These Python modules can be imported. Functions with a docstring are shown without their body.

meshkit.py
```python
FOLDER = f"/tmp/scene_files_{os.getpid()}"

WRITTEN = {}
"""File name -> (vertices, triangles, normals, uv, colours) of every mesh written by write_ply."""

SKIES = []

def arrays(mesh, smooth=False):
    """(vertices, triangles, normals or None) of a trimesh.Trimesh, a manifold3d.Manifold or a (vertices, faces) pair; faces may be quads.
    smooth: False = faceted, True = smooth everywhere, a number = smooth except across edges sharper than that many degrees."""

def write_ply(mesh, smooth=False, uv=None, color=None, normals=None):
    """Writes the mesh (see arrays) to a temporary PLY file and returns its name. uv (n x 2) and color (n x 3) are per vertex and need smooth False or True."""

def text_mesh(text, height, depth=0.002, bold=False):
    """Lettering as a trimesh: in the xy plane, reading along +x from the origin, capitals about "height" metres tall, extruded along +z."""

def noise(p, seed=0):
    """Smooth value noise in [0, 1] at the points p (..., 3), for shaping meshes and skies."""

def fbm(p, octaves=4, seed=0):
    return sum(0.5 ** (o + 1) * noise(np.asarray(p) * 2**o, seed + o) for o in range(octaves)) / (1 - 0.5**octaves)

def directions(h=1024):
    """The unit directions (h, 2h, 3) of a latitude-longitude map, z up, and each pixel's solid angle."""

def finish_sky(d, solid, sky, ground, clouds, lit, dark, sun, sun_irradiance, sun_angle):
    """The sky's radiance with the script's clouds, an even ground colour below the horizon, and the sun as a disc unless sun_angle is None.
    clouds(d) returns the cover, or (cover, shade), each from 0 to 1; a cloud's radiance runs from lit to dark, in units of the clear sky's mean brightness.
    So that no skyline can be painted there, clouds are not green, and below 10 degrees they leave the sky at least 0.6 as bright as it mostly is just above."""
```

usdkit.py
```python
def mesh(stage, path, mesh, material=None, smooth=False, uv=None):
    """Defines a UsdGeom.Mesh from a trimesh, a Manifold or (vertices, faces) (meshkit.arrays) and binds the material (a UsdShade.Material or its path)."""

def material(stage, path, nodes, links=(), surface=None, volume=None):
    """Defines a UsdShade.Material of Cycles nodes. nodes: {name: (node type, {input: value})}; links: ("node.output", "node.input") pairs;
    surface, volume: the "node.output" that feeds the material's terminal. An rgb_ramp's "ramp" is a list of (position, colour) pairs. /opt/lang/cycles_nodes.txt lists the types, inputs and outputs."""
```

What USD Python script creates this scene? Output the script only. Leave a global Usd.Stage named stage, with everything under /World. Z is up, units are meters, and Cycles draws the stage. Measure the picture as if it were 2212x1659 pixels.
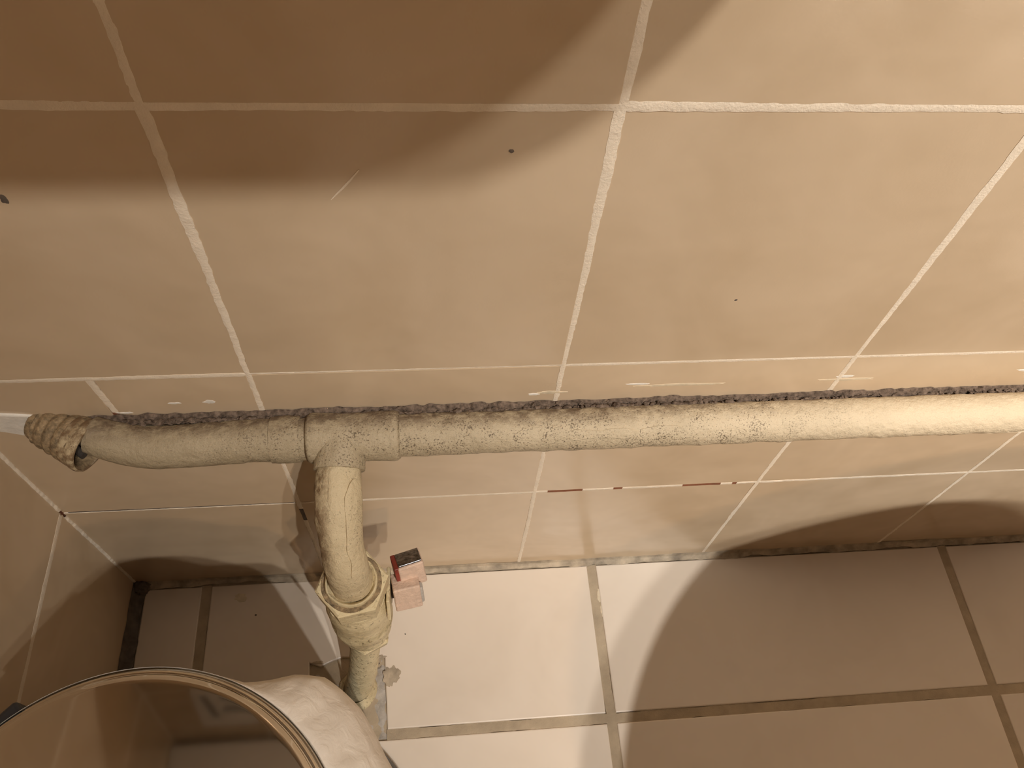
import math, random
import numpy as np
import trimesh
from shapely.geometry import Polygon, Point
from shapely.ops import unary_union
from pxr import Usd, UsdGeom, UsdLux, UsdShade, Gf, Sdf
import usdkit, meshkit
from meshkit import fbm, noise

stage = Usd.Stage.CreateInMemory()
UsdGeom.SetStageUpAxis(stage, UsdGeom.Tokens.z)
UsdGeom.SetStageMetersPerUnit(stage, 1.0)
UsdGeom.Xform.Define(stage, '/World')
UsdGeom.Scope.Define(stage, '/World/Looks')
random.seed(7)
rng = np.random.default_rng(7)

# ------------------------------------------------------------------ camera
cam = UsdGeom.Camera.Define(stage, '/World/camera')
EYE = np.array([0.22806, -0.20861, 0.61726])
RIGHT = np.array([0.99458206, -0.07850553, 0.06814252])
DOWN = np.array([-0.03143345, -0.85193423, -0.52270451])
FWD = np.array([0.09908814, 0.51773057, -0.84978621])
m = Gf.Matrix4d(*RIGHT, 0, *(-DOWN), 0, *(-FWD), 0, *EYE, 1)
UsdGeom.Xformable(cam).AddTransformOp().Set(m)
cam.CreateHorizontalApertureAttr(36.0)
cam.CreateVerticalApertureAttr(36.0 * 1659 / 2212)
cam.CreateFocalLengthAttr(36.0 * 1732.45 / 2212)
cam.CreateClippingRangeAttr(Gf.Vec2f(0.02, 50))
cam.CreateExposureAttr(0.08)

# ------------------------------------------------------------------ lamps: two ceiling spots and a weaker wall spot, all behind the camera
WARM = (1.0, 0.955, 0.90)
AIM = np.array([.84, -.04, .50])
WARMER = (1.0, 0.66, 0.38)
SPOTS = [('ceiling', (0.80, -1.33, 2.33), 0.022, 10300.0, WARM), ('ceiling', (0.97, -1.33, 2.33), 0.024, 4300.0, WARM), ('wall', (0.81, -1.50, 1.87), 0.030, 1300.0, WARMER)]


def spot_light(path, pos, radius, intensity, colour):
    """A round lamp face that shines from pos towards AIM."""
    l = UsdLux.DiskLight.Define(stage, path)
    l.CreateRadiusAttr(radius)
    l.CreateIntensityAttr(intensity)
    l.CreateColorAttr(Gf.Vec3f(*colour))
    z = np.asarray(pos) - AIM
    z = z / np.linalg.norm(z)
    x = np.cross([0, 0, 1.0], z)
    x /= np.linalg.norm(x)
    y = np.cross(z, x)
    UsdGeom.Xformable(l).AddTransformOp().Set(Gf.Matrix4d(*x, 0, *y, 0, *z, 0, *map(float, pos), 1))
    return l


# ------------------------------------------------------------------ helpers
_used = {}


def numbered(path):
    n = _used.get(path, 0)
    _used[path] = n + 1
    return path if n == 0 else f"{path}_{n:03d}"


def tag(prim, label=None, cat=None, group=None, kind=None):
    p = prim.GetPrim() if hasattr(prim, 'GetPrim') else prim
    for k, v in (('label', label), ('category', cat), ('group', group), ('kind', kind)):
        if v:
            p.SetCustomDataByKey(k, v)
    return p


def thing(name, loc=(0, 0, 0), parent='/World', **kw):
    x = UsdGeom.Xform.Define(stage, numbered(f'{parent}/{name}'))
    x.AddTranslateOp().Set(Gf.Vec3d(*loc))
    tag(x, **kw)
    return x


def obj(name, mesh, mat, parent=None, smooth=30, origin=None, **kw):
    base = parent.GetPath().pathString if parent is not None else '/World'
    if isinstance(mesh, tuple):
        mesh = trimesh.Trimesh(np.asarray(mesh[0], float), quads(mesh[1]), process=False)
    if origin is not None:
        mesh = mesh.copy()
        mesh.apply_translation(-np.asarray(origin, float))
    g = usdkit.mesh(stage, numbered(f'{base}/{name}'), mesh, mat, smooth=smooth)
    tag(g, **kw)
    return g


def quads(f):
    f = np.asarray(f, int)
    return np.vstack([f[:, [0, 1, 2]], f[:, [0, 2, 3]]]) if f.shape[1] == 4 else f


def cat(*ms):
    return trimesh.util.concatenate([x if isinstance(x, trimesh.Trimesh) else trimesh.Trimesh(np.asarray(x[0], float), quads(x[1]), process=False) for x in ms])


def box(x0, x1, y0, y1, z0, z1):
    b = trimesh.creation.box((x1 - x0, y1 - y0, z1 - z0))
    b.apply_translation(((x0 + x1) / 2, (y0 + y1) / 2, (z0 + z1) / 2))
    return b


def rounded_box(x0, x1, y0, y1, z0, z1, r):
    """Convex hull of eight small spheres: a box with soft edges."""
    s = trimesh.creation.icosphere(subdivisions=2, radius=r)
    v = np.vstack([s.vertices + [x, y, z] for x in (x0 + r, x1 - r) for y in (y0 + r, y1 - r) for z in (z0 + r, z1 - r)])
    return trimesh.convex.convex_hull(v)


def grid_faces(n, k, wrap):
    i, j = np.meshgrid(np.arange(n - 1), np.arange(k if wrap else k - 1), indexing='ij')
    j2 = (j + 1) % k
    return np.stack([i * k + j, i * k + j2, (i + 1) * k + j2, (i + 1) * k + j], -1).reshape(-1, 4)


def spline(pts, step):
    """Catmull-Rom through the points, resampled evenly."""
    p = np.asarray(pts, float)
    p = np.vstack([2 * p[0] - p[1], p, 2 * p[-1] - p[-2]])
    out = []
    for i in range(1, len(p) - 2):
        t = np.linspace(0, 1, 40, endpoint=False)[:, None]
        a, b, c, d = p[i - 1:i + 3]
        out.append(.5 * (2 * b + (c - a) * t + (2 * a - 5 * b + 4 * c - d) * t ** 2 + (3 * b - a - 3 * c + d) * t ** 3))
    q = np.vstack(out + [p[-2:-1]])
    s = np.r_[0, np.cumsum(np.linalg.norm(np.diff(q, axis=0), axis=1))]
    n = max(2, int(s[-1] / step) + 1)
    u = np.linspace(0, s[-1], n)
    return np.stack([np.interp(u, s, q[:, k]) for k in range(3)], 1), u


def frames(q):
    t = np.gradient(q, axis=0)
    t /= np.linalg.norm(t, axis=1, keepdims=True)
    n = np.zeros_like(q)
    a = np.array([0, 0, 1.0]) if abs(t[0, 2]) < .8 else np.array([0, -1.0, 0])
    a = a - t[0] * (a @ t[0])
    n[0] = a / np.linalg.norm(a)
    for i in range(1, len(q)):
        a = n[i - 1] - t[i] * (n[i - 1] @ t[i])
        n[i] = a / np.linalg.norm(a)
    return t, n, np.cross(t, n)


def sweep(pts, radius, step=.0016, seg=40, lumps=.0004, fine=.00012, seed=0, caps=True, straight=False):
    """Round pipe along a path; radius is a number or a function of the relative length; the paint's lumps are real relief."""
    q, u = spline(pts, step)
    t, n, b = frames(q)
    ang = np.linspace(0, 2 * np.pi, seg, endpoint=False)
    d = np.cos(ang)[None, :, None] * n[:, None] + np.sin(ang)[None, :, None] * b[:, None]
    rel = u / u[-1]
    r = np.array([radius(x) for x in rel]) if callable(radius) else np.full(len(q), radius)
    base = q[:, None] + d * r[:, None, None]
    rr = r[:, None] + lumps * 2 * (fbm(base * 130, 3, seed) - .5) + fine * 2 * (fbm(base * 700, 2, seed + 5) - .5)
    v = (q[:, None] + d * rr[..., None]).reshape(-1, 3)
    f = quads(grid_faces(len(q), seg, True))
    if caps:
        k = len(v)
        v = np.vstack([v, q[:1], q[-1:]])
        j = np.arange(seg)
        j2 = (j + 1) % seg
        f = np.vstack([f, np.stack([np.full(seg, k), j2, j], 1), np.stack([np.full(seg, k + 1), (len(q) - 1) * seg + j, (len(q) - 1) * seg + j2], 1)])
    return trimesh.Trimesh(v, f, process=False)


def flake(pts, radius, s0, s1, a0, a1, lift, seed=0, step=.0008, seg=34):
    """A lifted scab or run of paint lying on a swept pipe between the relative lengths s0..s1 and the angles a0..a1 (degrees)."""
    q, u = spline(pts, step)
    t, n, b = frames(q)
    rel = u / u[-1]
    k = np.nonzero((rel >= s0) & (rel <= s1))[0]
    v = []
    for i in k:
        w = (rel[i] - s0) / (s1 - s0)
        half = (a1 - a0) / 2 * min(1, 6 * w, 6 * (1 - w)) ** .5 + .5
        w1, w2 = noise(np.array([[u[i] * 160, seed, 0], [u[i] * 160, seed, 9.0]]), 3)
        lo, hi = (a0 + a1) / 2 - half * (.75 + .5 * w1), (a0 + a1) / 2 + half * (.75 + .5 * w2)
        a = np.radians(np.linspace(lo, hi, seg))
        o = np.full(seg, lift)
        o[0] = o[-1] = -lift
        o[1] = o[-2] = lift * .9
        a[1], a[-2] = a[0] + .01, a[-1] - .01
        r = (radius(rel[i]) if callable(radius) else radius) + o
        v.append(q[i] + r[:, None] * (np.cos(a)[:, None] * n[i] + np.sin(a)[:, None] * b[i]))
    v = np.array(v)
    v = v + .0001 * (fbm(v * 400, 2, seed) - .5)[..., None]
    return trimesh.Trimesh(v.reshape(-1, 3), quads(grid_faces(len(k), seg, False)), process=False)


def lathe(profile, seg=64, axis_from=(0, 0, 0), axis_to=(0, 0, 1), lumps=0.0, seed=0, phase=0.0):
    """Turned body: profile is (radius, height) pairs along the axis."""
    p = np.asarray(profile, float)
    ang = np.linspace(0, 2 * np.pi, seg, endpoint=False) + phase
    v = np.stack([p[:, :1] * np.cos(ang), p[:, :1] * np.sin(ang), np.repeat(p[:, 1:], seg, 1)], -1)
    if lumps:
        g = lumps * 2 * (fbm(v * 180, 3, seed) - .5)
        v[..., 0] += g * np.cos(ang)
        v[..., 1] += g * np.sin(ang)
        v[..., 2] += g * .5
    a = np.asarray(axis_to, float) - np.asarray(axis_from, float)
    M = trimesh.geometry.align_vectors([0, 0, 1], a / np.linalg.norm(a))
    v = v.reshape(-1, 3) @ M[:3, :3].T + np.asarray(axis_from, float)
    return trimesh.Trimesh(v, quads(grid_faces(len(p), seg, True)), process=False)


def torus(R, r, z, cx, cy, seg=96, k=14):
    a = np.linspace(0, 2 * np.pi, k + 1)
    return lathe([(R + r * math.cos(x), z + r * math.sin(x)) for x in a], seg, (cx, cy, 0), (cx, cy, 1))


def inset(poly, d):
    """Polygon (list of 2-D corners, counter-clockwise) moved inwards by d at every side."""
    p = np.asarray(poly, float)
    e = np.roll(p, -1, 0) - p
    e /= np.linalg.norm(e, axis=1, keepdims=True)
    nrm = np.stack([-e[:, 1], e[:, 0]], 1)
    pn = np.roll(nrm, 1, 0)
    bis = nrm + pn
    bis /= np.maximum((bis * nrm).sum(1, keepdims=True), .2)
    return p + bis * d


def slab(poly, depth, bevel, put):
    """A tile: a polygon with a rounded upper edge; put maps (a, b, height) to the scene. The face is at height 0."""
    p = np.asarray(poly, float)
    if Polygon(p).exterior.is_ccw is False:
        p = p[::-1]
    rings = [(0, -depth), (0, -bevel), (bevel * .3, -bevel * .3), (bevel, 0)]
    R = [np.c_[inset(p, d), np.full(len(p), h)] for d, h in rings]
    v = np.vstack(R)
    f = quads(grid_faces(len(R), len(p), True))
    tv, tf = trimesh.creation.triangulate_polygon(Polygon(R[-1][:, :2]), engine='earcut')
    idx = [int(np.argmin(((R[-1][:, :2] - x) ** 2).sum(1))) + len(p) * (len(R) - 1) for x in tv]
    f = np.vstack([f, np.array(idx)[tf]])
    v = np.array([put(*x) for x in v])
    mesh = trimesh.Trimesh(v, f, process=False)
    c = mesh.triangles_center[len(f) - 1]
    up = np.asarray(put(0, 0, 1)) - np.asarray(put(0, 0, 0))
    if mesh.face_normals[len(f) - 1] @ up < 0:
        mesh.invert()
    return mesh


def rect(a0, a1, b0, b1):
    return [(a0, b0), (a1, b0), (a1, b1), (a0, b1)]


def ribbon(along, lo, hi, centre, width, put, swap=False, seed=0, off=None, proud=.00022, jag=.00028, step=.0011, sink=-.0006):
    """A smear of grout along a joint: jagged edges that lap a little over the tiles, a slightly proud middle."""
    n = max(3, int((hi - lo) / step))
    s = np.linspace(lo, hi, n)
    pts = lambda k: np.stack([s * 420, np.full(n, seed * 3.7 + k), np.zeros(n)], 1)
    pl = lambda k: np.stack([s * 60, np.full(n, seed * 2.3 + k), np.zeros(n)], 1)
    w = np.array([width(x) if callable(width) else width for x in s])
    c = centre + np.array([off(x) if off else 0.0 for x in s])
    a = c - w / 2 * (.82 + .36 * noise(pl(1))) + jag * 2 * (noise(pts(2)) - .5)
    b = c + w / 2 * (.82 + .36 * noise(pl(5))) + jag * 2 * (noise(pts(7)) - .5)
    h = proud * (.5 + noise(pts(11)))
    rows = [(a, np.full(n, sink)), (a + .00004, .00006 + 0 * h), (a * .7 + b * .3, h), (a * .3 + b * .7, h), (b - .00004, .00006 + 0 * h), (b, np.full(n, sink))]
    v = np.array([[put(*((x, s[i]) if swap else (s[i], x)), hh) for x, hh in ((r[0][i], r[1][i]) for r in rows)] for i in range(n)])
    return trimesh.Trimesh(v.reshape(-1, 3), quads(grid_faces(n, 6, False)), process=False)


def blot(cx, cy, rx, ry, put, h=.0002, seed=0, n=40, rough=.5, sink=-.0003):
    """An irregular thin splash of paint, plaster or mortar lying on a surface."""
    a = np.linspace(0, 2 * np.pi, n, endpoint=False)
    k = 1 + rough * 2 * (fbm(np.stack([np.cos(a) * 1.7, np.sin(a) * 1.7, np.full(n, seed * 5.1)], 1), 4, seed) - .5)
    ring = np.stack([cx + rx * k * np.cos(a), cy + ry * k * np.sin(a)], 1)
    mid = np.array([cx, cy]) + (ring - [cx, cy]) * .8
    v = [put(*p, sink) for p in ring] + [put(*p, h * .6) for p in (ring * .97 + np.array([cx, cy]) * .03)] + [put(*p, h) for p in mid] + [put(cx, cy, h)]
    f = quads(grid_faces(3, n, True))
    j = np.arange(n)
    f = np.vstack([f, np.stack([2 * n + j, 2 * n + (j + 1) % n, np.full(n, 3 * n)], 1)])
    return trimesh.Trimesh(np.array(v), f, process=False)


# ------------------------------------------------------------------ materials
def look(name, nodes, links, surface='p.BSDF'):
    return usdkit.material(stage, f'/World/Looks/{name}', nodes, links, surface=surface)


def simple(name, colour, rough=.5, metallic=0.0, var=.0, scale=60, bump=0.0, bscale=300, spec=.5, **kw):
    """Base colour varied by noise, plus a fine relief."""
    c = np.asarray(colour, float)
    nodes = {'g': ('geometry', {}), 'n': ('noise_texture', {'scale': scale, 'detail': 4.0, 'roughness': .6}),
             'r': ('rgb_ramp', {'ramp': [(.3, tuple(c * (1 - var))), (.7, tuple(np.minimum(1, c * (1 + var))))]}),
             'p': ('principled_bsdf', {'roughness': rough, 'metallic': metallic, 'specular_ior_level': spec, **kw})}
    links = [('g.position', 'n.vector'), ('n.fac', 'r.fac'), ('r.color', 'p.base_color')]
    if bump:
        nodes['bn'] = ('noise_texture', {'scale': bscale, 'detail': 4.0, 'roughness': .6})
        nodes['b'] = ('bump', {'distance': bump, 'strength': .8})
        links += [('g.position', 'bn.vector'), ('bn.fac', 'b.height'), ('b.normal', 'p.normal')]
    return look(name, nodes, links)


def glaze(name, dark, light, rough, bump_d, spec=.5):
    """Ceramic glaze: cloudy colour, a shift from tile to tile, a faintly wavy face."""
    return look(name, {
        'g': ('geometry', {}), 'o': ('object_info', {}),
        'n': ('noise_texture', {'scale': 14.0, 'detail': 3.0, 'roughness': .55, 'distortion': .6}),
        'r': ('rgb_ramp', {'ramp': [(.32, dark), (.68, light)]}),
        'v': ('map_range', {'from_min': 0.0, 'from_max': 1.0, 'to_min': .96, 'to_max': 1.04}),
        'h': ('hsv', {'hue': .5, 'saturation': 1.0, 'fac': 1.0}),
        'wn': ('noise_texture', {'scale': 22.0, 'detail': 2.0}), 'fn': ('noise_texture', {'scale': 900.0, 'detail': 2.0}),
        'fm': ('math', {'math_type': 'multiply', 'value2': .02}), 'ad': ('math', {'math_type': 'add'}),
        'b': ('bump', {'distance': bump_d, 'strength': 1.0}),
        'rn': ('map_range', {'from_min': .3, 'from_max': .7, 'to_min': rough * .8, 'to_max': rough * 1.25}),
        'p': ('principled_bsdf', {'specular_ior_level': spec})},
        [('g.position', 'n.vector'), ('n.fac', 'r.fac'), ('o.random', 'v.value'), ('v.result', 'h.value'), ('r.color', 'h.color'), ('h.color', 'p.base_color'),
         ('g.position', 'wn.vector'), ('g.position', 'fn.vector'), ('fn.fac', 'fm.value1'), ('fm.value', 'ad.value1'), ('wn.fac', 'ad.value2'), ('ad.value', 'b.height'), ('b.normal', 'p.normal'),
         ('n.fac', 'rn.value'), ('rn.result', 'p.roughness')])


M = {}
M['wall_tile'] = glaze('wall_tile_glaze', (.570, .438, .292), (.640, .503, .348), .20, .0012)
M['floor_tile'] = glaze('floor_tile_glaze', (.735, .640, .530), (.775, .682, .572), .33, .0005)
M['grout'] = simple('white_grout', (.82, .715, .57), .85, var=.06, scale=90, bump=.0004, bscale=900)
M['bed'] = simple('bare_tile_body', (.25, .095, .045), .9, var=.2, scale=120)
M['floor_grout'] = simple('grey_floor_grout', (.43, .345, .24), .85, var=.16, scale=55, bump=.0004, bscale=700)
M['sealant'] = simple('dirty_sealant', (.40, .33, .24), .75, var=.45, scale=70, bump=.0003, bscale=500)
M['mould'] = simple('blackened_sealant', (.125, .10, .08), .8, var=.4, scale=120, bump=.0003, bscale=500)
M['plaster'] = simple('white_filler', (.80, .76, .68), .9, var=.08, scale=120, bump=.0005, bscale=350)
M['paint_wall'] = simple('brown_wall_paint', (.20, .115, .07), .7, var=.03)
M['mortar'] = simple('grey_mortar', (.44, .40, .35), .9, var=.25, scale=110, bump=.0010, bscale=260)
M['dark_hole'] = simple('dark_hole', (.05, .04, .032), .95, var=.3, scale=150, bump=.0006)
M['dust'] = simple('brown_dust', (.135, .100, .076), 1.0, var=.6, scale=420, bump=.0006, bscale=900, spec=.1)
M['smear'] = simple('old_paint_smear', (.68, .58, .42), .6, var=.12, scale=200, bump=.0002)
M['chrome'] = simple('polished_steel', (.70, .65, .58), .075, 1.0, var=.02, scale=30)
M['rim_steel'] = simple('rolled_steel_rim', (.72, .66, .56), .20, 1.0, var=.04, scale=60)
M['black_plastic'] = simple('black_plastic', (.022, .022, .024), .38, var=.1)
M['bag'] = look('thin_white_film', {
    'g': ('geometry', {}), 'n': ('noise_texture', {'scale': 40.0, 'detail': 3.0}), 'r': ('rgb_ramp', {'ramp': [(.3, (.82, .745, .64)), (.7, (.87, .79, .68))]}),
    'bn': ('noise_texture', {'scale': 160.0, 'detail': 4.0, 'distortion': .8}), 'b': ('bump', {'distance': .0012, 'strength': .5}),
    'p': ('principled_bsdf', {'roughness': .42, 'specular_ior_level': .4}), 't': ('translucent_bsdf', {'color': (.75, .70, .62)}), 'm': ('mix_closure', {'fac': .07})},
    [('g.position', 'n.vector'), ('n.fac', 'r.fac'), ('r.color', 'p.base_color'), ('g.position', 'bn.vector'), ('bn.fac', 'b.height'), ('b.normal', 'p.normal'), ('p.BSDF', 'm.closure1'), ('t.BSDF', 'm.closure2')], 'm.closure')
M['bag']
M['ceramic'] = simple('white_ceramic', (.78, .76, .72), .15, var=.02)
M['wicker'] = simple('grey_plastic', (.42, .38, .33), .6, var=.05)
M['brass'] = simple('dark_brass', (.35, .26, .12), .4, 1.0, var=.2)
M['red'] = simple('red_plastic', (.22, .035, .022), .45, var=.3, scale=300)
M['bare_metal'] = simple('worn_dark_chrome', (.30, .30, .32), .22, 1.0, var=.6, scale=320, bump=.0003, bscale=500)
M['pink'] = simple('pinkish_overpaint', (.64, .47, .36), .6, var=.12, scale=260, bump=.0009, bscale=420)
M['stem'] = simple('dark_stem', (.06, .04, .034), .55, var=.3, scale=300)
M['lamp_body'] = simple('lamp_body', (.7, .68, .64), .4)


def pipe_paint(name, clean, dull, speck_mask, top_z, fade, stain=(-.9, -1.), few=0.0):
    """Old cream gloss paint: duller where grimy, dark specks of dirt, brown grime on the upper side. The dirt lies where it lies (world position)."""
    n = {
        'g': ('geometry', {}), 'x': ('separate_xyz', {}),
        'big': ('noise_texture', {'scale': 38.0, 'detail': 4.0, 'roughness': .6}),
        'grime': ('map_range', {'from_min': .50, 'from_max': .16, 'to_min': 0.0, 'to_max': 1.0, 'clamp': True}),
        'gm': ('math', {'math_type': 'multiply_add', 'value2': .6, 'value3': -.33}), 'ga': ('math', {'math_type': 'add', 'use_clamp': True}),
        'c0': ('mix', {'color1': clean, 'color2': dull}),
        'sp': ('noise_texture', {'scale': 1150.0, 'detail': 4.0, 'roughness': .6}), 'cl': ('noise_texture', {'scale': 85.0, 'detail': 2.0}),
        'cm': ('math', {'math_type': 'multiply_add', 'value2': .34, 'value3': -.17}), 'sa': ('math', {'math_type': 'add'}),
        'st': ('map_range', {'from_min': .565 + few, 'from_max': .65 + few, 'to_min': 0.0, 'to_max': .85, 'clamp': True}),
        'm1': ('map_range', {'from_min': speck_mask[0], 'from_max': speck_mask[1], 'to_min': 0.0, 'to_max': 1.0, 'clamp': True}),
        'm2': ('map_range', {'from_min': speck_mask[2], 'from_max': speck_mask[3], 'to_min': 1.0, 'to_max': .12, 'clamp': True}),
        'mm': ('math', {'math_type': 'multiply'}), 'sm': ('math', {'math_type': 'multiply'}),
        'c1': ('mix', {'color2': (.105, .075, .045)}),
        'tz': ('map_range', {'from_min': top_z - .0085, 'from_max': top_z + .0014, 'to_min': 0.0, 'to_max': 1.0, 'clamp': True}),
        'tn': ('noise_texture', {'scale': 170.0, 'detail': 4.0, 'roughness': .65}), 'tr': ('map_range', {'from_min': .38, 'from_max': .58, 'to_min': .12, 'to_max': 1.0, 'clamp': True}),
        'tm': ('math', {'math_type': 'multiply'}), 'tx': ('map_range', {'from_min': fade[0], 'from_max': fade[1], 'to_min': 1.0, 'to_max': .10, 'clamp': True}), 'tm2': ('math', {'math_type': 'multiply'}), 'c2': ('mix', {'color2': (.165, .118, .075)}),
        'sx': ('map_range', {'from_min': stain[0], 'from_max': stain[1], 'to_min': 0.0, 'to_max': .95, 'clamp': True}), 'sxm': ('math', {'math_type': 'multiply'}), 'c3': ('mix', {'color2': (.20, .125, .065)}),
        'bn': ('noise_texture', {'scale': 330.0, 'detail': 5.0, 'roughness': .66}), 'b': ('bump', {'distance': .0013, 'strength': .85}),
        'p': ('principled_bsdf', {'roughness': .52, 'specular_ior_level': .4})}
    l = [('g.position', 'x.vector'), ('g.position', 'big.vector'), ('x.x', 'grime.value'), ('big.fac', 'gm.value1'), ('gm.value', 'ga.value1'), ('grime.result', 'ga.value2'), ('ga.value', 'c0.fac'),
         ('g.position', 'sp.vector'), ('g.position', 'cl.vector'), ('cl.fac', 'cm.value1'), ('cm.value', 'sa.value1'), ('sp.fac', 'sa.value2'), ('sa.value', 'st.value'),
         ('x.x', 'm1.value'), ('x.x', 'm2.value'), ('m1.result', 'mm.value1'), ('m2.result', 'mm.value2'), ('mm.value', 'sm.value1'), ('st.result', 'sm.value2'), ('sm.value', 'c1.fac'), ('c0.color', 'c1.color1'),
         ('x.y', 'tz.value'), ('g.position', 'tn.vector'), ('tn.fac', 'tr.value'), ('tz.result', 'tm.value1'), ('tr.result', 'tm.value2'), ('tm.value', 'tm2.value1'), ('x.x', 'tx.value'), ('tx.result', 'tm2.value2'), ('tm2.value', 'c2.fac'), ('c1.color', 'c2.color1'),
         ('x.x', 'sx.value'), ('sx.result', 'sxm.value1'), ('tr.result', 'sxm.value2'), ('sxm.value', 'c3.fac'), ('c2.color', 'c3.color1'), ('c3.color', 'p.base_color'), ('g.position', 'bn.vector'), ('bn.fac', 'b.height'), ('b.normal', 'p.normal')]
    return look(name, n, l)


M['pipe'] = pipe_paint('old_cream_paint', (.685, .575, .405), (.385, .315, .205), (.06, .17, .38, .47), -.0098, (.30, .46))
M['branch'] = pipe_paint('old_cream_paint_thick', (.70, .595, .40), (.58, .475, .30), (-1., -.9, .1, .3), -.0095, (.3, .5), (.1780, .1712), .030)
M['valve'] = look('yellowed_cream_paint', {
    'g': ('geometry', {}), 'n': ('noise_texture', {'scale': 90.0, 'detail': 4.0}), 'r': ('rgb_ramp', {'ramp': [(.3, (.60, .50, .30)), (.65, (.74, .63, .40))]}),
    'sn': ('noise_texture', {'scale': 500.0, 'detail': 3.0}), 'st': ('map_range', {'from_min': .60, 'from_max': .68, 'to_min': 0.0, 'to_max': .7, 'clamp': True}), 'c': ('mix', {'color2': (.16, .12, .06)}),
    'bn': ('noise_texture', {'scale': 230.0, 'detail': 4.0, 'distortion': .5}), 'b': ('bump', {'distance': .0012, 'strength': .7}), 'p': ('principled_bsdf', {'roughness': .48})},
    [('g.position', 'n.vector'), ('n.fac', 'r.fac'), ('g.position', 'sn.vector'), ('sn.fac', 'st.value'), ('st.result', 'c.fac'), ('r.color', 'c.color1'), ('c.color', 'p.base_color'), ('g.position', 'bn.vector'), ('bn.fac', 'b.height'), ('b.normal', 'p.normal')])
M['grimy'] = simple('grimy_cream_paint', (.25, .18, .10), .75, var=.6, scale=330, bump=.0008, bscale=500)

# ------------------------------------------------------------------ the room
XA, PITCH = 0.1421, 0.15
ZJ = [0.1395, 0.2910, 0.4456, 0.5970, 0.7485, 0.9000]           # heights of the horizontal wall joints
XJ = [XA + PITCH * k for k in range(8)]                          # vertical joints of the back wall
W, D, H = 1.25, 1.65, 2.50                                       # room: width, depth, height
GAP = .0009                                                      # half a wall joint
back = lambda a, b, h: (a, -h, b)
left = lambda a, b, h: (h, a, b)
flat = lambda a, b, h: (a, b, h)

wb = thing('wall_back', kind='structure')
obj('mortar_bed', box(0, W, .0005, .06, 0, .9000), M['bed'], wb, smooth=False)
obj('plaster', box(0, W, .0005, .06, .9015, H), M['paint_wall'], wb, smooth=False)
xs = [0.0006] + XJ + [W]
zs = [0.0] + ZJ
for i in range(len(xs) - 1):
    for j in range(len(zs) - 1):
        a0, a1 = xs[i] + (GAP if i else 0), xs[i + 1] - (GAP if i < len(xs) - 2 else 0)
        b0, b1 = zs[j] + (GAP if j else 0), zs[j + 1] - GAP
        polys = [rect(a0, a1, b0, b1)]
        if i == 0 and j == 1:                                    # the tile cut in two around the pipe
            polys = [rect(a0, .0700, .2555, b1), [(a0, b0), (a1, b0), (a1, b1), (.0722, b1), (.0735, .2530), (a0, .2530)]]
        for p in polys:
            t = slab(p, .006, .0004, back)
            c = t.vertices.mean(0)
            tilt = trimesh.transformations.rotation_matrix(math.radians(rng.normal(0, .10)), [1, 0, 0], c) @ trimesh.transformations.rotation_matrix(math.radians(rng.normal(0, .10)), [0, 0, 1], c)
            t.apply_transform(tilt)
            obj('tile', t, M['wall_tile'], wb, smooth=False)
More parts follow.
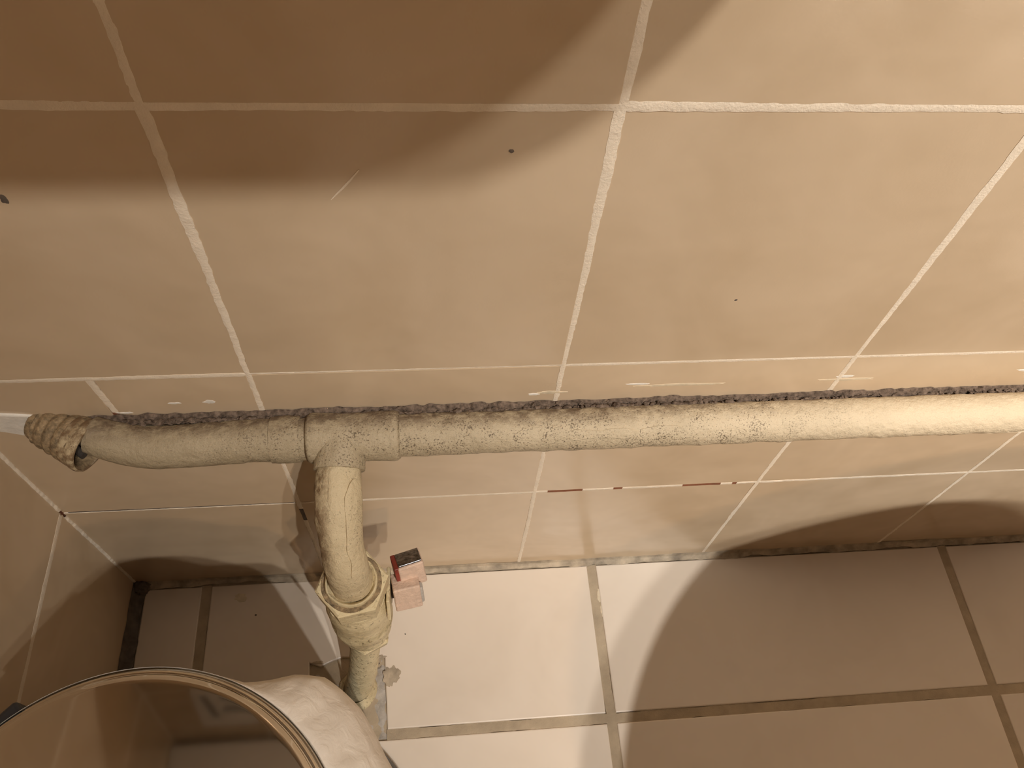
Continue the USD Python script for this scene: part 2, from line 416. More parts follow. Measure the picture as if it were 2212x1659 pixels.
# grout: upright joints
for k, x in enumerate(XJ):
    w = lambda z: .0028 + .0014 * np.clip((z - .30) / .12, 0, 1)
    for s, e in (((.004, .1105), (.1300, .900)) if k == 0 else ((.004, .900),)):
        obj('grout', ribbon('v', s, e, x, w, back, swap=True, seed=k), M['grout'], wb)
obj('grout', ribbon('v', .2600, .2900, .0711, .0032, back, swap=True, seed=31, off=lambda z: (.275 - z) * .05), M['grout'], wb)
# level joints, with the stretches where the grout has fallen out
for k, z in enumerate(ZJ[:-1]):
    w = [.0026, .0024, .0040, .003, .003][k]
    spans = [(0.001, W)]
    off = None
    if k == 0:
        spans = [(.001, .3005), (.3235, .3440), (.3500, .3905), (.4165, .4245), (.4275, W)]
        w = lambda x: .0014 if x < .15 else (.0029 if x < .3 else .0028)
        off = lambda x: -.0006 if x < .15 else (-.0004 if x < .46 else 0.0)
    if k == 1:
        w = lambda x: .0029 if x < .14 else (.0016 if x < .29 else .0025)
        off = lambda x: .0006 if .142 < x < .292 else 0.0
    for s, e in spans:
        obj('grout', ribbon('h', s, e, z, w, back, seed=40 + k, off=off), M['grout'], wb)
for s, e in ((.3005, .3235), (.3440, .3500), (.3905, .4165), (.4245, .4275)):
    obj('empty_joint', ribbon('h', s, e, ZJ[0], .0030, back, seed=44, proud=.00004, jag=.0001, off=lambda x: -.0002), M['bed'], wb, label='gap where the grout has fallen out')
obj('empty_joint', ribbon('h', .004, .1395, ZJ[0], .0010, back, seed=47, proud=.00003, jag=.0001, off=lambda x: .0007), M['mould'], wb, label='dark crack along the level joint in the left corner')
obj('empty_joint', ribbon('v', .1105, .1300, XJ[0], .0026, back, swap=True, seed=46, proud=.00004, jag=.0001), M['mould'], wb, label='blackened gap in the upright joint')
# filler round the pipe where it comes out of the corner
ppoly = [(.0008, .2665), (.0130, .2640), (.0300, .2612), (.0395, .2590), (.0405, .2450), (.0360, .2385), (.0240, .2395), (.0150, .2445), (.0008, .2500)]
pp = slab(ppoly, .004, .0010, lambda a, b, h: (a, -h - .0012, b))
obj('plaster_patch', pp, M['plaster'], wb, smooth=False, label='rough white filler patch around the pipe end in the corner')
# old paint specks and smears on the tiles
for q, (x, z, rx, rz, mm) in enumerate([(.0560, .2265, .0011, .0012, 'plaster'), (.5455, .2945, .0011, .0016, 'plaster'), (.2895, .2655, .0070, .0012, 'smear'), (.2800, .2640, .0030, .0009, 'plaster'),
                                        (.3330, .2710, .0060, .0008, 'plaster'), (.3560, .2690, .0220, .0012, 'smear'), (.4450, .2720, .0050, .0012, 'plaster'), (.4480, .2690, .0150, .0010, 'smear'),
                                        (.5500, .2725, .0080, .0011, 'plaster'), (.1020, .2668, .0030, .0008, 'plaster'), (.1190, .2672, .0036, .0014, 'plaster'), (.0765, .2590, .0040, .0010, 'plaster'),
                                        (.5900, .2770, .0400, .0040, 'smear')]):
    obj('paint_fleck', blot(x, z, rx, rz, back, seed=q, rough=.75), M[mm], wb)
# dirt marks on the tiles near the floor
for q, (x, z, rx, rz) in enumerate([(.3235, .0210, .0045, .0014), (.3470, .0195, .0018, .0007), (.3460, .0155, .0030, .0005), (.4120, .0185, .0075, .0016), (.3080, .0120, .0050, .0008), (.2960, .0130, .0060, .0006)]):
    obj('dirt_mark', blot(x, z, rx, rz, back, h=.00008, seed=60 + q, rough=.8), M['sealant'], wb)
obj('dirt_mark', blot(.3636, .3406, .0008, .0007, back, h=.0001, seed=71), M['mould'], wb)
obj('dirt_mark', blot(.2574, .4270, .0009, .0008, back, h=.0001, seed=72), M['mould'], wb)
obj('dirt_mark', blot(.0850, .4063, .0012, .0022, back, h=.0001, seed=73), M['mould'], wb)

sk = lambda a, b, h: (.1943 + (a * .565 - b * .825) , -h, .4046 + (a * .825 + b * .565))
obj('scratch', ribbon('h', 0, .0180, 0.0, lambda a: .00045 + .0004 * math.sin(math.pi * a / .018), sk, seed=201, jag=.0001, proud=.00006, sink=-.0001, off=lambda a: -.0012 * math.sin(math.pi * a / .036)), M['grout'], wb, label='fine pale scratch across a wall tile')
wl = thing('wall_left', kind='structure')
obj('mortar_bed', box(-.06, -.0005, -D, 0.06, 0, .9000), M['bed'], wl, smooth=False)
obj('plaster', box(-.06, -.0005, -D, 0.06, .9015, H), M['paint_wall'], wl, smooth=False)
ys = [-.0006] + [-.140 - .15 * k for k in range(10)] + [-D]
for i in range(len(ys) - 1):
    for j in range(len(zs) - 1):
        a1, a0 = ys[i] - (GAP if i else 0), ys[i + 1] + GAP
        b0, b1 = zs[j] + (GAP if j else 0), zs[j + 1] - GAP
        t = slab(rect(a0, a1, b0, b1), .006, .0004, left)
        c = t.vertices.mean(0)
        t.apply_transform(trimesh.transformations.rotation_matrix(math.radians(rng.normal(0, .10)), [0, 1, 0], c))
        obj('tile', t, M['wall_tile'], wl, smooth=False)
for k, y in enumerate(ys[1:-1]):
    obj('grout', ribbon('v', .15 if k == 0 else .004, .900, y, .0028, left, swap=True, seed=80 + k), M['grout'], wl)
for k, z in enumerate(ZJ[:-1]):
    obj('grout', ribbon('h', -D, -.002, z, .0042 if k == 0 else .003, left, seed=100 + k, off=(lambda y: .0006) if k == 0 else None), M['grout'], wl)
# the corner joint between the two tiled walls
cj = lambda a, b, h: (.0004 + a * .72 + h * .72, -.0004 + a * .72 - h * .72, b)
for s, e in ((.0040, .1365), (.1445, .2380), (.262, .900)):
    obj('grout', ribbon('v', s, e, 0.0, .0028, cj, swap=True, seed=130, proud=.0008, sink=0), M['grout'], wl)

fl = thing('floor', kind='structure')
notch = [(.1335, -.0680), (.1420, -.0700), (.1445, -.0690), (.1500, -.0650), (.1600, -.0655), (.1700, -.0643), (.1868, -.0652), (.1874, -.0800), (.1885, -.0950), (.1893, -.1194), (.1893, -.1194), (.1400, -.1194)]
obj('grout_bed', box(0, W, -D, 0, -.06, -.0022), M['floor_grout'], fl, smooth=False)
fx = [.0070, .0523, .3501, .6479, .9457, 1.2435]
fy = [-.0049, -.1194, -.4172, -.7150, -1.0128, -1.3106, -1.6084, -D]
FG = .0036
for i in range(len(fx) - 1):
    for j in range(len(fy) - 1):
        a0, a1 = fx[i] + (FG if i else 0), fx[i + 1] - FG
        b1, b0 = fy[j] - (FG if j else 0), fy[j + 1] + FG
        p = rect(a0, a1, b0, b1)
        if i == 1 and j == 0:                                    # the tile broken away around the pipe
            p = [(a0, b0), (.1335, b0), (.1330, -.0900), (.1322, -.0668), (.1400, -.0700), (.1428, -.0688), (.1490, -.0662), (.1560, -.0642), (.1700, -.0650), (.1760, -.0638), (.1868, -.0652), (.1872, -.0800), (.1880, -.0960), (.1888, b0), (a1, b0), (a1, b1), (a0, b1)]
        obj('tile', slab(p, .008, .0009, flat), M['floor_tile'], fl, smooth=False)
# grout in the floor joints: shallow trough filled almost to the tile edge
gj = lambda z: (lambda a, b, h: (a, b, h + z))
for k, x in enumerate(fx[1:-1]):
    obj('grout', ribbon('v', -D, -.004, x, .0076, gj(-.0011), swap=True, seed=150 + k, jag=.0002, proud=.0003, step=.002, sink=-.0008), M['floor_grout'], fl)
for k, y in enumerate(fy[1:-1]):
    for s, e in (((.004, .1335), (.1885, W)) if k == 0 else ((.004, W),)):
        obj('grout', ribbon('h', s, e, y, .0076, gj(-.00105), seed=160 + k, jag=.0002, proud=.0003, step=.002, sink=-.0008), M['floor_grout'], fl)
# mortar in the broken-out corner, with the dark hole beside the pipe
hs = np.linspace(0, 1, 46)
gx, gy = np.meshgrid(.1325 + hs * .0570, -.0640 - hs * .0580, indexing='ij')
hh = -.0050 + .0046 * fbm(np.stack([gx * 130, gy * 130, 0 * gx], -1), 4, 4)
hole = np.exp(-(((gx - .1555) / .0075) ** 2 + ((gy + .0720) / .0075) ** 2) ** 2)
slot = np.exp(-(((gx - .1795) / .0040) ** 2 + ((gy + .0708) / .0014) ** 2) ** 2)
ridge = np.exp(-((gx - .1840 + (gy + .09) * .05) / .0016) ** 2) * (gy < -.07)
hh = np.minimum(hh + .0006 * ridge, -.0003) - .0130 * hole - .0040 * slot
obj('mortar', trimesh.Trimesh(np.stack([gx, gy, hh], -1).reshape(-1, 3), quads(grid_faces(46, 46, False)), process=False), M['mortar'], fl, label='rough grey mortar showing where the floor tile is broken away around the pipe')
obj('dark_gap', lathe([(.0001, -.0085), (.0060, -.0084), (.0078, -.0060), (.0074, -.0046)], 28, (.1560, -.0730, 0), (.1560, -.0730, 1), lumps=.0008, seed=3), M['dark_hole'], fl, label='dark gap in the broken floor beside the pipe')
for q, (x, y, rx, ry, mm) in enumerate([(.1912, -.0800, .0060, .0085, 'sealant'), (.1815, -.0655, .0058, .0014, 'sealant'), (.1385, -.0668, .0040, .0010, 'sealant'), (.1800, -.0700, .0030, .0011, 'mould'),
                                        (.3535, -.0295, .0020, .0060, 'smear'), (.3545, -.0400, .0015, .0060, 'smear'), (.0780, -.0150, .0045, .0030, 'smear')]):
    z = -.0009 if q in (4, 5) else (-.0012 if q == 3 else 0.0)
    obj('mortar_smear', blot(x, y, rx, ry, gj(z), h=.0004, seed=30 + q, rough=.7), M[mm], fl)
for q, (x, y, r) in enumerate([(.0905, -.0290, .0008), (.2020, -.0500, .0005)]):
    obj('dirt_mark', blot(x, y, r, r, flat, h=.0001, seed=90 + q), M['mould'], fl)


def fillet(pts, put, size, seed, amp=.0012):
    """A hand-laid bead of sealant in an inner corner."""
    n = len(pts)
    v = []
    for i, s in enumerate(pts):
        k1 = size * (.75 + .6 * noise(np.array([[s * 70, seed, 0.]]))[0]) + amp * (noise(np.array([[s * 300, seed, 4.]]))[0] - .5)
        k2 = size * (.75 + .6 * noise(np.array([[s * 60, seed, 8.]]))[0]) + amp * (noise(np.array([[s * 280, seed, 14.]]))[0] - .5)
        for t in np.linspace(0, 1, 7):
            a, b = k1 * (1 - t), k2 * t
            sag = 1 - .45 * math.sin(math.pi * t)
            v.append(put(s, a * sag + .0001, b * sag + .0001))
    return trimesh.Trimesh(np.array(v), quads(grid_faces(n, 7, False)), process=False)


obj('trim_1', fillet(np.linspace(.001, W, 700), lambda s, a, b: (s, -a, b), .0041, 3), M['sealant'], kind='structure', label='grimy sealant bead along the foot of the back wall')
obj('trim_2', fillet(np.linspace(-D, -.001, 700), lambda s, a, b: (a, s, b), .0078, 5), M['mould'], kind='structure', label='blackened sealant bead along the foot of the left wall')
k = trimesh.creation.icosphere(subdivisions=4, radius=1)
kv = k.vertices * [.0072, .0062, .0060] * (.7 + .5 * fbm(k.vertices * 3, 3, 8))[:, None] + [.0035, -.0035, .0015]
obj('trim_3', trimesh.Trimesh(kv, k.faces, process=False), M['mould'], kind='structure', label='black lump of mouldy sealant in the floor corner')

obj('wall_right', box(W, W + .06, -D, .06, 0, H), M['paint_wall'], smooth=False, kind='structure')
obj('wall_front', box(-.06, W + .06, -D - .06, -D, 0, H), M['paint_wall'], smooth=False, kind='structure')
obj('ceiling', box(-.06, W + .06, -D - .06, .06, H, H + .05), M['paint_wall'], smooth=False, kind='structure')

# ------------------------------------------------------------------ the water pipe
PY, PZ, PR = -.0138, .2505, .0110
pipe = thing('water_pipe', (0, 0, 0), label='grimy cream water pipe along the back wall with a tee and a floor leg', cat='pipe')
MAIN = [(.0600, -.0085, .2535), (.0720, -.0122, .2515), (.0890, -.0146, .2492), (.1080, -.0144, .2496), (.1350, PY, PZ), (.1630, PY, PZ), (.4000, PY, PZ), (.7000, PY, PZ + .0004), (W, PY, PZ)]
obj('pipe_run', sweep(MAIN, lambda t: PR - .0016 * max(0, 1 - t / .025), seed=1, lumps=.00055, fine=.00034), M['pipe'], pipe, smooth=60)
# flared wall fitting with wrapped ridges and an open mouth the pipe goes into
A0, A1 = np.array([.0315, .0005, .2520]), np.array([.0585, -.0125, .2492])
L = np.linalg.norm(A1 - A0)
out = []
for t in np.linspace(0, 1, 60):
    r = .0082 + .0044 * t ** .8 + .0011 * abs(math.sin(t * math.pi * 5.5)) * (t > .12)
    out.append((r, t * L))
out += [(.0131, L + .0003), (.0122, L + .0002), (.0112, L - .0015), (.0106, L - .009), (.0100, L - .014), (.0001, L - .0145)]
obj('wall_fitting', lathe(out, 56, A0, A1, lumps=.0007, seed=6), M['grimy'], pipe, smooth=50, label='ridged flared fitting with a broken open mouth by the corner')
lip = [(.0118, L - .0095), (.0126, L - .0088), (.0131, L - .0060), (.0128, L - .0045), (.0137, L - .0030), (.0140, L - .0010), (.0136, L + .0008), (.0126, L + .0010), (.0119, L - .0004)]
obj('fitting_lip', lathe(lip, 56, A0, A1, lumps=.0004, seed=9), M['branch'], pipe, smooth=60)
e = sweep([(.0480, -.0105, .2470), (.0515, -.0130, .2448), (.0545, -.0150, .2440)], .0020, seed=4, lumps=.0006)
obj('rusty_seal', e, M['dark_hole'], pipe, smooth=60)
# collar and tee
obj('collar', sweep([(.1470, PY, PZ), (.1545, PY, PZ), (.1615, PY, PZ)], lambda t: .0118 + .0003 * math.sin(t * math.pi), seed=11, lumps=.0005, fine=.0003), M['pipe'], pipe, smooth=60)


def tee_r(t):
    return .01285 - .0011 * (max(0, .06 - t) / .06) ** 2 - .0011 * (max(0, t - .94) / .06) ** 2 - .0006 * math.exp(-((t - .5) / .2) ** 2)


tee = sweep([(.1645, PY, PZ), (.1880, PY, PZ), (.2110, PY, PZ)], tee_r, seed=13, lumps=.0006, fine=.0003)
spout = sweep([(.1812, PY, PZ), (.1806, PY - .0100, PZ - .0022), (.1803, PY - .0165, PZ - .0040)], lambda t: .0130 - .0004 * t, seed=14, lumps=.0006, fine=.0003)
obj('tee_fitting', cat(tee, spout), M['pipe'], pipe, smooth=60)
BR = [(.1808, -.0170, .2490), (.1800, -.0330, .2460), (.1796, -.0480, .2405), (.1801, -.0605, .2310), (.1815, -.0690, .2180), (.1826, -.0725, .1980)]
brr = lambda t: .01085 + .0007 * math.exp(-((t - .35) / .18) ** 2) - .0005 * math.exp(-((t - .62) / .08) ** 2) + .0004 * (t > .9)
obj('branch_pipe', sweep(BR, brr, seed=17, lumps=.0010, fine=.00030), M['branch'], pipe, smooth=60)
obj('paint_run', flake(BR, brr, .22, .86, -88, -24, .00075, seed=2), M['branch'], pipe, smooth=40)
obj('paint_run', flake(BR, brr, .12, .40, -18, 14, .00030, seed=4), M['branch'], pipe, smooth=40)
for q, (s0, s1, a0, a1) in enumerate([(.178, .203, 20, 52), (.199, .232, 28, 55), (.232, .252, 26, 50), (.395, .43, 120, 150), (.44, .475, 112, 135)]):
    obj('paint_flake', flake(MAIN, PR, s0, s1, a0, a1, .00038, seed=q), M['pipe'], pipe, smooth=40)
obj('floor_leg', sweep([(.1812, -.0725, .1050), (.1795, -.0742, .0800), (.1740, -.0815, .0330), (.1664, -.0882, -.004)], lambda t: .0098 + .0001 * t, seed=21, lumps=.0003), M['valve'], pipe, smooth=60)
obj('paint_skirt', lathe([(.0100, .0060), (.0112, .0030), (.0128, .0004), (.0140, -.0012), (.0135, -.0030)], 48, (.1676, -.0876, 0), (.1676, -.0876, 1), lumps=.0012, seed=5), M['valve'], pipe, smooth=60)

# ------------------------------------------------------------------ the shut-off valve
VX, VY = .1827, -.0725
valve = thing('shutoff_valve', (VX, VY, 0), label='yellowed cream-painted shut-off valve with hex nut and pink lever beside the bin', cat='valve')
vo = (VX, VY, 0)
body = [(.0001, .1030), (.0128, .1030), (.0136, .1042), (.0150, .1130), (.0157, .1140), (.0158, .1190), (.0148, .1200), (.0165, .1225), (.0170, .1340), (.0180, .1350), (.0181, .1410), (.0170, .1420), (.0169, .1560), (.0177, .1575), (.0178, .1680), (.0160, .1790), (.0001, .1800)]
obj('valve_body', lathe(body, 64, vo, (VX, VY, 1), lumps=.0009, seed=23), M['valve'], valve, smooth=40, origin=vo)


def hexb(r0, z0, r1, z1, ph):
    return lathe([(.0001, z0), (r0 * .95, z0), (r0, z0 + .001), (r1, z1 - .0012), (r1 * .94, z1), (.0001, z1)], 6, vo, (VX, VY, 1), phase=ph)


obj('lower_hexagon', hexb(.0140, .0940, .0158, .1060, .45), M['valve'], valve, smooth=20, origin=vo)
obj('hex_nut', hexb(.0186, .1800, .0194, .1985, .17), M['valve'], valve, smooth=20, origin=vo)
obj('nut_face', lathe([(.0160, .1983), (.0156, .1990), (.0120, .1988), (.0100, .1975)], 64, vo, (VX, VY, 1), lumps=.0005, seed=25), M['grimy'], valve, smooth=50, origin=vo)
obj('packing_ring', lathe([(.0136, .1980), (.0138, .2012), (.0132, .2022), (.0124, .2019), (.0117, .1998), (.0100, .1990)], 64, vo, (VX, VY, 1), lumps=.0005, seed=27), M['valve'], valve, smooth=50, origin=vo)
obj('outlet_boss', sweep([(VX + .010, VY + .004, .166), (VX + .0145, VY + .004, .1665), (VX + .0175, VY + .004, .167)], lambda t: .0105 - .0015 * t, seed=29, lumps=.0005), M['valve'], valve, smooth=60, origin=vo)
pl = rounded_box(VX + .0168, VX + .0188, VY - .0100, VY + .0130, .1620, .1800, .0006)
pl.apply_transform(trimesh.transformations.rotation_matrix(math.radians(-18), [1, 0, 0], (VX + .018, VY, .170)))
obj('gland_plate', pl, M['valve'], valve, smooth=30, origin=vo)
obj('stem', sweep([(VX + .0180, VY + .0055, .1660), (VX + .0225, VY + .0055, .1660), (VX + .0265, VY + .0055, .1660)], .0052, seed=33, lumps=.0004), M['stem'], valve, smooth=60, origin=vo)
hub = rounded_box(VX + .0225, VX + .0270, VY + .0020, VY + .0160, .1580, .1700, .0012)
hd = obj('lever', hub, M['stem'], valve, smooth=30, origin=vo)
w1 = rounded_box(-.0072, .0072, -.0062, .0062, -.0080, .0080, .0010)
w2 = rounded_box(-.0075, .0075, -.0066, .0066, -.0085, .0085, .0010)


def place(mesh, loc, rx=0, ry=0, rz=0):
    q = mesh.copy()
    for ang, ax in ((rx, [1, 0, 0]), (ry, [0, 1, 0]), (rz, [0, 0, 1])):
        q.apply_transform(trimesh.transformations.rotation_matrix(math.radians(ang), ax))
    q.apply_translation(loc)
    return q


rough_up = lambda q, s: trimesh.Trimesh(q.vertices + .0005 * (np.stack([fbm(q.vertices * 350 + k * 9, 3, s + k) for k in range(3)], 1) - .5), q.faces, process=False)

back_wing, front_wing = (VX + .0300, VY + .0130, .1780), (VX + .0275, VY + .0025, .1715)
obj('wing', rough_up(place(w1, back_wing, -25, 0, 16).subdivide(), 1), M['pink'], hd, smooth=40, origin=vo)
cp = rounded_box(-.0066, .0066, -.0050, .0050, .0076, .0090, .0005)
obj('worn_cap', place(cp, back_wing, -25, 0, 16), M['bare_metal'], hd, smooth=30, origin=vo, label='bare dark metal top where the paint has worn off')
obj('red_edge', place(rounded_box(-.0092, -.0066, -.0056, .0060, -.0070, .0082, .0006), back_wing, -25, 0, 16), M['red'], hd, smooth=30, origin=vo, label='red plastic edge of the lever')
obj('wing', rough_up(place(w2, front_wing, -25, 0, 10).subdivide(), 5), M['pink'], hd, smooth=40, origin=vo)
obj('tip', rough_up(place(rounded_box(.0060, .0090, -.0062, -.0010, -.0060, .0060, .0012), front_wing, -25, 0, 10), 8), M['mortar'], hd, smooth=30, origin=vo, label='chipped grey tip of the lever')

# ------------------------------------------------------------------ dust between pipe and wall
parts = []
ball = trimesh.creation.icosphere(subdivisions=1, radius=1)
top_of_pipe = lambda y: PZ + math.sqrt(max(PR ** 2 - (y - PY) ** 2, 1e-8))
for i in range(2600):
    x = .045 + (1.15 - .045) * rng.random() ** 1.5
    dens = noise(np.array([[x * 60, 2.0, 0.]]))[0] * .6 + noise(np.array([[x * 17, 7.0, 0.]]))[0] * .5
    if rng.random() > dens * 1.1:
        continue
    s = rng.uniform(.0004, .0013) * (.6 + .8 * dens) * (1.35 if x < .22 else 1.0)
    y = -rng.uniform(.0004, .0052 if x < .45 else .0040)
    z = max(top_of_pipe(y), PZ + .0040) + rng.uniform(-.0003, .0010)
    v = ball.vertices * [s * rng.uniform(.7, 2.2), s * rng.uniform(.6, 1.1), s * rng.uniform(.5, 1.0)]
    v = v * (.6 + .9 * noise(ball.vertices * 2.2 + i))[:, None]
    R = trimesh.transformations.rotation_matrix(rng.normal(0, .45), [0, 1, 0])[:3, :3]
    parts.append((v @ R.T + [x, min(y, -s * .5), z], ball.faces))
bedv = []
xx = np.linspace(.050, 1.20, 900)
for x in xx:
    nn = noise(np.array([[x * 300, 0, 0.], [x * 260, 5, 0.], [x * 45, 9, 0.], [x * 700, 3, 0.]]))
    w = .0016 + .0022 * nn[2] + .0012 * nn[0] + .0008 * nn[3]
    w *= 1.0 - .35 * min(max((x - .22) / .2, 0), 1)
    z0 = .2555 + .0020 * nn[0] * nn[2]
    bedv += [(x, -.0002, z0 + .0006 + .0016 * nn[1]), (x, -.0012, z0 + .0004 + .0010 * nn[3]), (x, -.0016 - w * .6, top_of_pipe(-.0016 - w * .6) + .0004), (x, -.0016 - w, top_of_pipe(-.0016 - w) - .0002)]
parts.append((np.array(bedv), quads(grid_faces(len(xx), 4, False))))
obj('dust', cat(*parts), M['dust'], smooth=40, label='dark brown dust and fluff caught between the cream pipe and the back wall', cat='dust', kind='stuff')

# ------------------------------------------------------------------ the pedal bin and its bag
BX, BY, BZ = .1105, -.2100, .2800
bo = (BX, BY, 0)
pbin = thing('pedal_bin', bo, label='round pedal bin with a domed mirror-polished steel lid in the lower left corner', cat='bin')
obj('bin_body', lathe([(.0740, .2725), (.0800, .2725), (.0806, .2700), (.0830, .2300), (.0900, .1200), (.0955, .0300), (.0960, .0260), (.0900, .0200)], 96), M['black_plastic'], pbin, smooth=40)
obj('base_ring', lathe([(.0940, .0340), (.0990, .0320), (.1060, .0220), (.1092, .0120), (.1094, .0040), (.1080, .0006), (.0600, .0004)], 96), M['black_plastic'], pbin, smooth=40)
rl = .0782
rr_ = np.linspace(0, rl, 120)
sl = np.radians(np.where(rr_ < .97 * rl, 6.5 * rr_ / (.97 * rl), 6.5 + 40 * (np.maximum(rr_ / rl - .97, 0) / .03) ** 1.2))
hz_ = np.r_[0, np.cumsum(np.tan((sl[1:] + sl[:-1]) / 2) * np.diff(rr_))]
dome = [(max(float(a), 1e-5), BZ + float(hz_[-1] - h)) for a, h in zip(rr_, hz_)]
dome += [(.0790, BZ - .0006), (.0795, BZ - .0020), (.0793, BZ - .0060), (.0775, BZ - .0064)]
obj('lid', lathe(dome, 160), M['chrome'], pbin, smooth=50)
obj('lid_rim', torus(.0797, .0014, BZ - .0040, 0, 0, 128), M['rim_steel'], pbin, smooth=60)
obj('body_rim', torus(.0812, .0016, BZ - .0080, 0, 0, 128), M['rim_steel'], pbin, smooth=60)
obj('hinge', place(rounded_box(-.016, .016, -.005, .005, -.010, .006, .002), (-.0560, .0590, BZ - .012), 0, 0, 45), M['black_plastic'], pbin, smooth=40)
obj('pedal', place(rounded_box(-.018, .018, -.030, .010, -.004, .004, .002), (.0700, -.1060, .014), 0, 0, 30), M['black_plastic'], pbin, smooth=40)

th = np.radians(np.arange(0, 360, 1.0))
ctrl = np.array([(-180, .0845), (-110, .086), (-80, .100), (-40, .102), (0, .1035), (20, .1055), (29, .1045), (40, .1065), (45, .1060), (50, .1047), (55, .1002), (59, .0931), (64, .0860), (70, .0845), (110, .0845), (180, .0845)])
deg = (np.degrees(th) + 180) % 360 - 180
rb = np.interp(deg, ctrl[:, 0], ctrl[:, 1])
prof = [(0.00, .2735, .0), (.02, .2748, .2), (.14, .2738, .5), (.36, .2705, 1.), (.62, .2655, 1.), (.84, .2590, 1.), (.96, .2480, 1.), (1.0, .2330, 1.), (.99, .2150, 1.), (.97, .1900, 1.), (.955, .1550, 1.), (.95, .1250, 1.), (.945, .1120, 1.)]
pt = np.linspace(0, 1, 46)
ps = np.linspace(0, 1, len(prof))
pf, pz, pa = (np.interp(pt, ps, [p[i] for p in prof]) for i in range(3))
r0 = .0826
V = np.zeros((len(pt), len(th), 3))
for i in range(len(pt)):
    wide = np.clip((rb - .0845) / .02, 0, 1)
    r = r0 + (rb - r0) * pf[i]
    z = pz[i] + 0 * th
    P3 = np.stack([np.cos(th) * 1.0, np.sin(th) * 1.0, np.full_like(th, z[0] * 9)], -1)
    fold = (fbm(P3 * 3.2, 3, 5) - .5) * .0085 + (fbm(P3 * [9, 9, 2.2], 2, 8) - .5) * .0030
    r = r + fold * pa[i] * wide * np.clip(1.15 - pf[i], .12, 1)
    z = z + fold * .8 * pa[i] * wide - (.020 * (fbm(P3 * 2.0, 2, 12) - .5) if i > 40 else 0)
    V[i] = np.stack([BX + r * np.cos(th), BY + r * np.sin(th), z], -1)
V[..., 0] = np.maximum(V[..., 0], .003)
bag = trimesh.Trimesh(V.reshape(-1, 3), quads(grid_faces(len(pt), len(th), True)), process=False)
obj('bin_bag', bag, M['bag'], smooth=70, label='crumpled off-white plastic bin bag folded out over the rim of the pedal bin', cat='bag')

# ------------------------------------------------------------------ things just outside the picture whose shadows fall into it
bs = thing('wash_basin', (0, 0, .77), label='small white corner wash basin above the pipe casting the broad shadow on the upper wall', cat='basin')


def rrect(x0, x1, y0, y1, r):
    return Polygon(rect(x0 + r, x1 - r, y0 + r, y1 - r)).buffer(r, quad_segs=8)


outer = unary_union([rrect(.002, .394, -.250, -.010, .060), Polygon(rect(.002, .394, -.120, -.010)), Polygon(rect(.002, .3, -.250, -.010))])
shell = trimesh.creation.extrude_polygon(outer, .030, engine='earcut')
rim = trimesh.creation.extrude_polygon(outer.difference(rrect(.05, .355, -.215, -.070, .05)), .090, engine='earcut')
rim.apply_translation((0, 0, .030))
obj('bowl', cat(shell, rim), M['ceramic'], bs, smooth=40)
obj('drain', lathe([(.0001, -.060), (.018, -.060), (.019, -.058), (.019, -.001), (.028, 0)], 32, (.22, -.13, 0), (.22, -.13, 1)), M['ceramic'], bs, smooth=40)
vg = thing('vent_grille', (.093, 0, .645), label='small white slotted vent grille under the basin, mirrored in the bin lid', cat='vent')
plate = Polygon(rect(-.036, .036, -.060, .056)).difference(unary_union([Polygon(rect(-.006, .031, -.046, -.022)), Polygon(rect(-.006, .031, -.010, .014)), Polygon([(-.031, -.048), (-.021, -.048), (-.009, .036), (-.019, .036)])]))
pm = trimesh.creation.extrude_polygon(plate, .005, engine='earcut')
pm.vertices = np.stack([pm.vertices[:, 0], -pm.vertices[:, 2] - .003, pm.vertices[:, 1]], 1)
pm.invert()
obj('plate', pm, M['ceramic'], vg, smooth=False)
obj('backing', box(-.034, .034, -.0029, -.0008, -.058, .054), M['black_plastic'], vg, smooth=False)
wc = thing('toilet', (.641, -.385, 0), label='white round toilet bowl with closed cover casting the dark round shadow on the floor', cat='toilet')
obj('bowl', lathe([(.0001, .001), (.0960, .001), (.1000, .006), (.0980, .060), (.0950, .140), (.1200, .220), (.1750, .290), (.2080, .330), (.2100, .338), (.0001, .338)], 96), M['ceramic'], wc, smooth=40)
obj('seat', torus(.2000, .0090, .3475, 0, 0), M['ceramic'], wc, smooth=60)
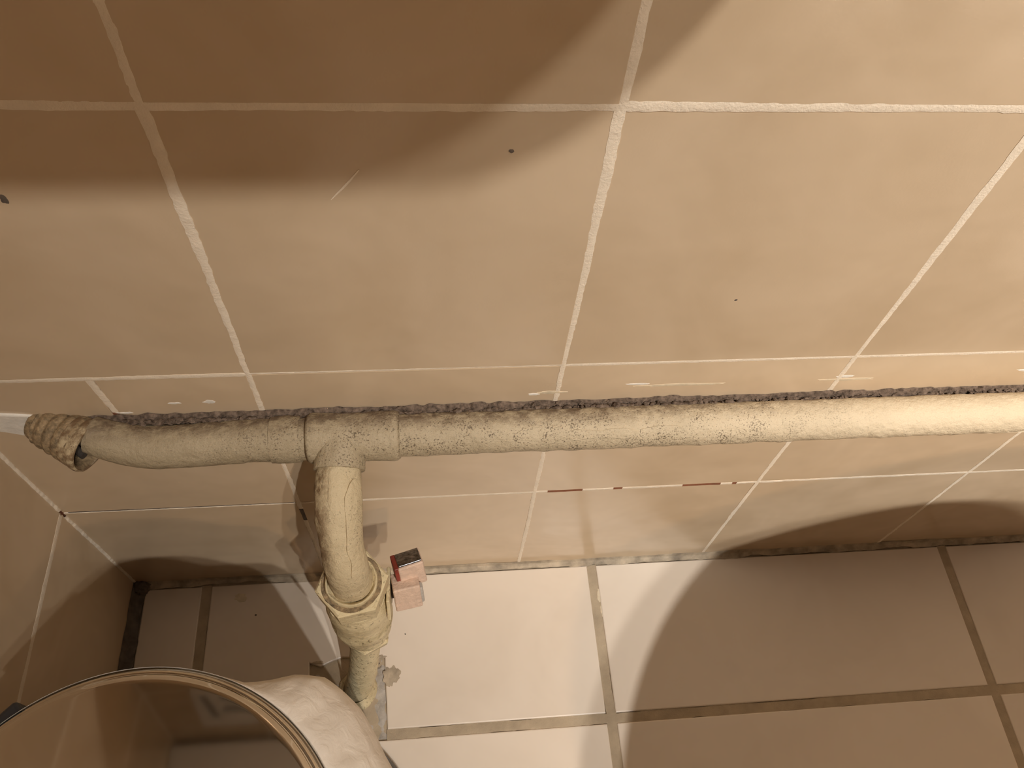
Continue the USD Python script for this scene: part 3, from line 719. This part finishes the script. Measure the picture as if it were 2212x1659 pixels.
obj('cover', lathe([(.0001, .3640), (.1500, .3660), (.2180, .3630), (.2245, .3590), (.2240, .3560), (.2150, .3555), (.0001, .3550)], 96), M['ceramic'], wc, smooth=40)


def housing(parent, pos, r, joint):
    """A spot's can: open towards AIM, dark inside, on a short arm."""
    p = np.asarray(pos, float)
    d = AIM - p
    d /= np.linalg.norm(d)
    can = [(.0001, -.050), (.020, -.050), (.030, -.040), (r + .016, -.012), (r + .016, .120), (r + .014, .120), (r + .012, -.004), (.0001, -.004)]
    o = parent.GetPrim().GetAttribute('xformOp:translate').Get()
    o = np.array([o[0], o[1], o[2]])
    obj('can', lathe(can, 48, p, p + d), M['stem'], parent, smooth=40, origin=o)
    obj('arm', sweep([np.asarray(joint), (np.asarray(joint) + p - d * .045) / 2, p - d * .045], .006, lumps=0, fine=0), M['lamp_body'], parent, smooth=60, origin=o)


cl = thing('ceiling_lamp', (.885, -1.33, H), label='two-spot ceiling lamp behind the camera', cat='lamp')
obj('canopy', lathe([(.0001, -.025), (.05, -.025), (.06, -.015), (.062, -.001), (.0001, -.001)], 48), M['lamp_body'], cl, smooth=40)
wlmp = thing('wall_lamp', (SPOTS[2][1][0], -D, SPOTS[2][1][2]), label='small spot lamp on the wall behind the camera', cat='lamp')
obj('back_plate', place(rounded_box(-.05, .05, -.01, .012, -.05, .05, .004), (0, .013, 0)), M['lamp_body'], wlmp, smooth=40)
for i, (where, pos, r, I, colour) in enumerate(SPOTS):
    own = cl if where == 'ceiling' else wlmp
    o = (.885, -1.33, H) if where == 'ceiling' else (SPOTS[2][1][0], -D, SPOTS[2][1][2])
    housing(own, pos, r, (.805 + (.03 if i else -.03), -1.33, H - .024) if where == 'ceiling' else (pos[0], -D + .024, pos[2]))
    z = AIM - np.array(pos)
    l = spot_light(f'{own.GetPath()}/lamp_face_{i + 1:03d}', pos, r, I, colour)
    mt = l.GetOrderedXformOps()[0].Get() if False else UsdGeom.Xformable(l).GetLocalTransformation()
    mt.SetTranslateOnly(Gf.Vec3d(*[float(v) for v in np.array(pos) - np.array(o)]))
    UsdGeom.Xformable(l).GetOrderedXformOps()[0].Set(mt)
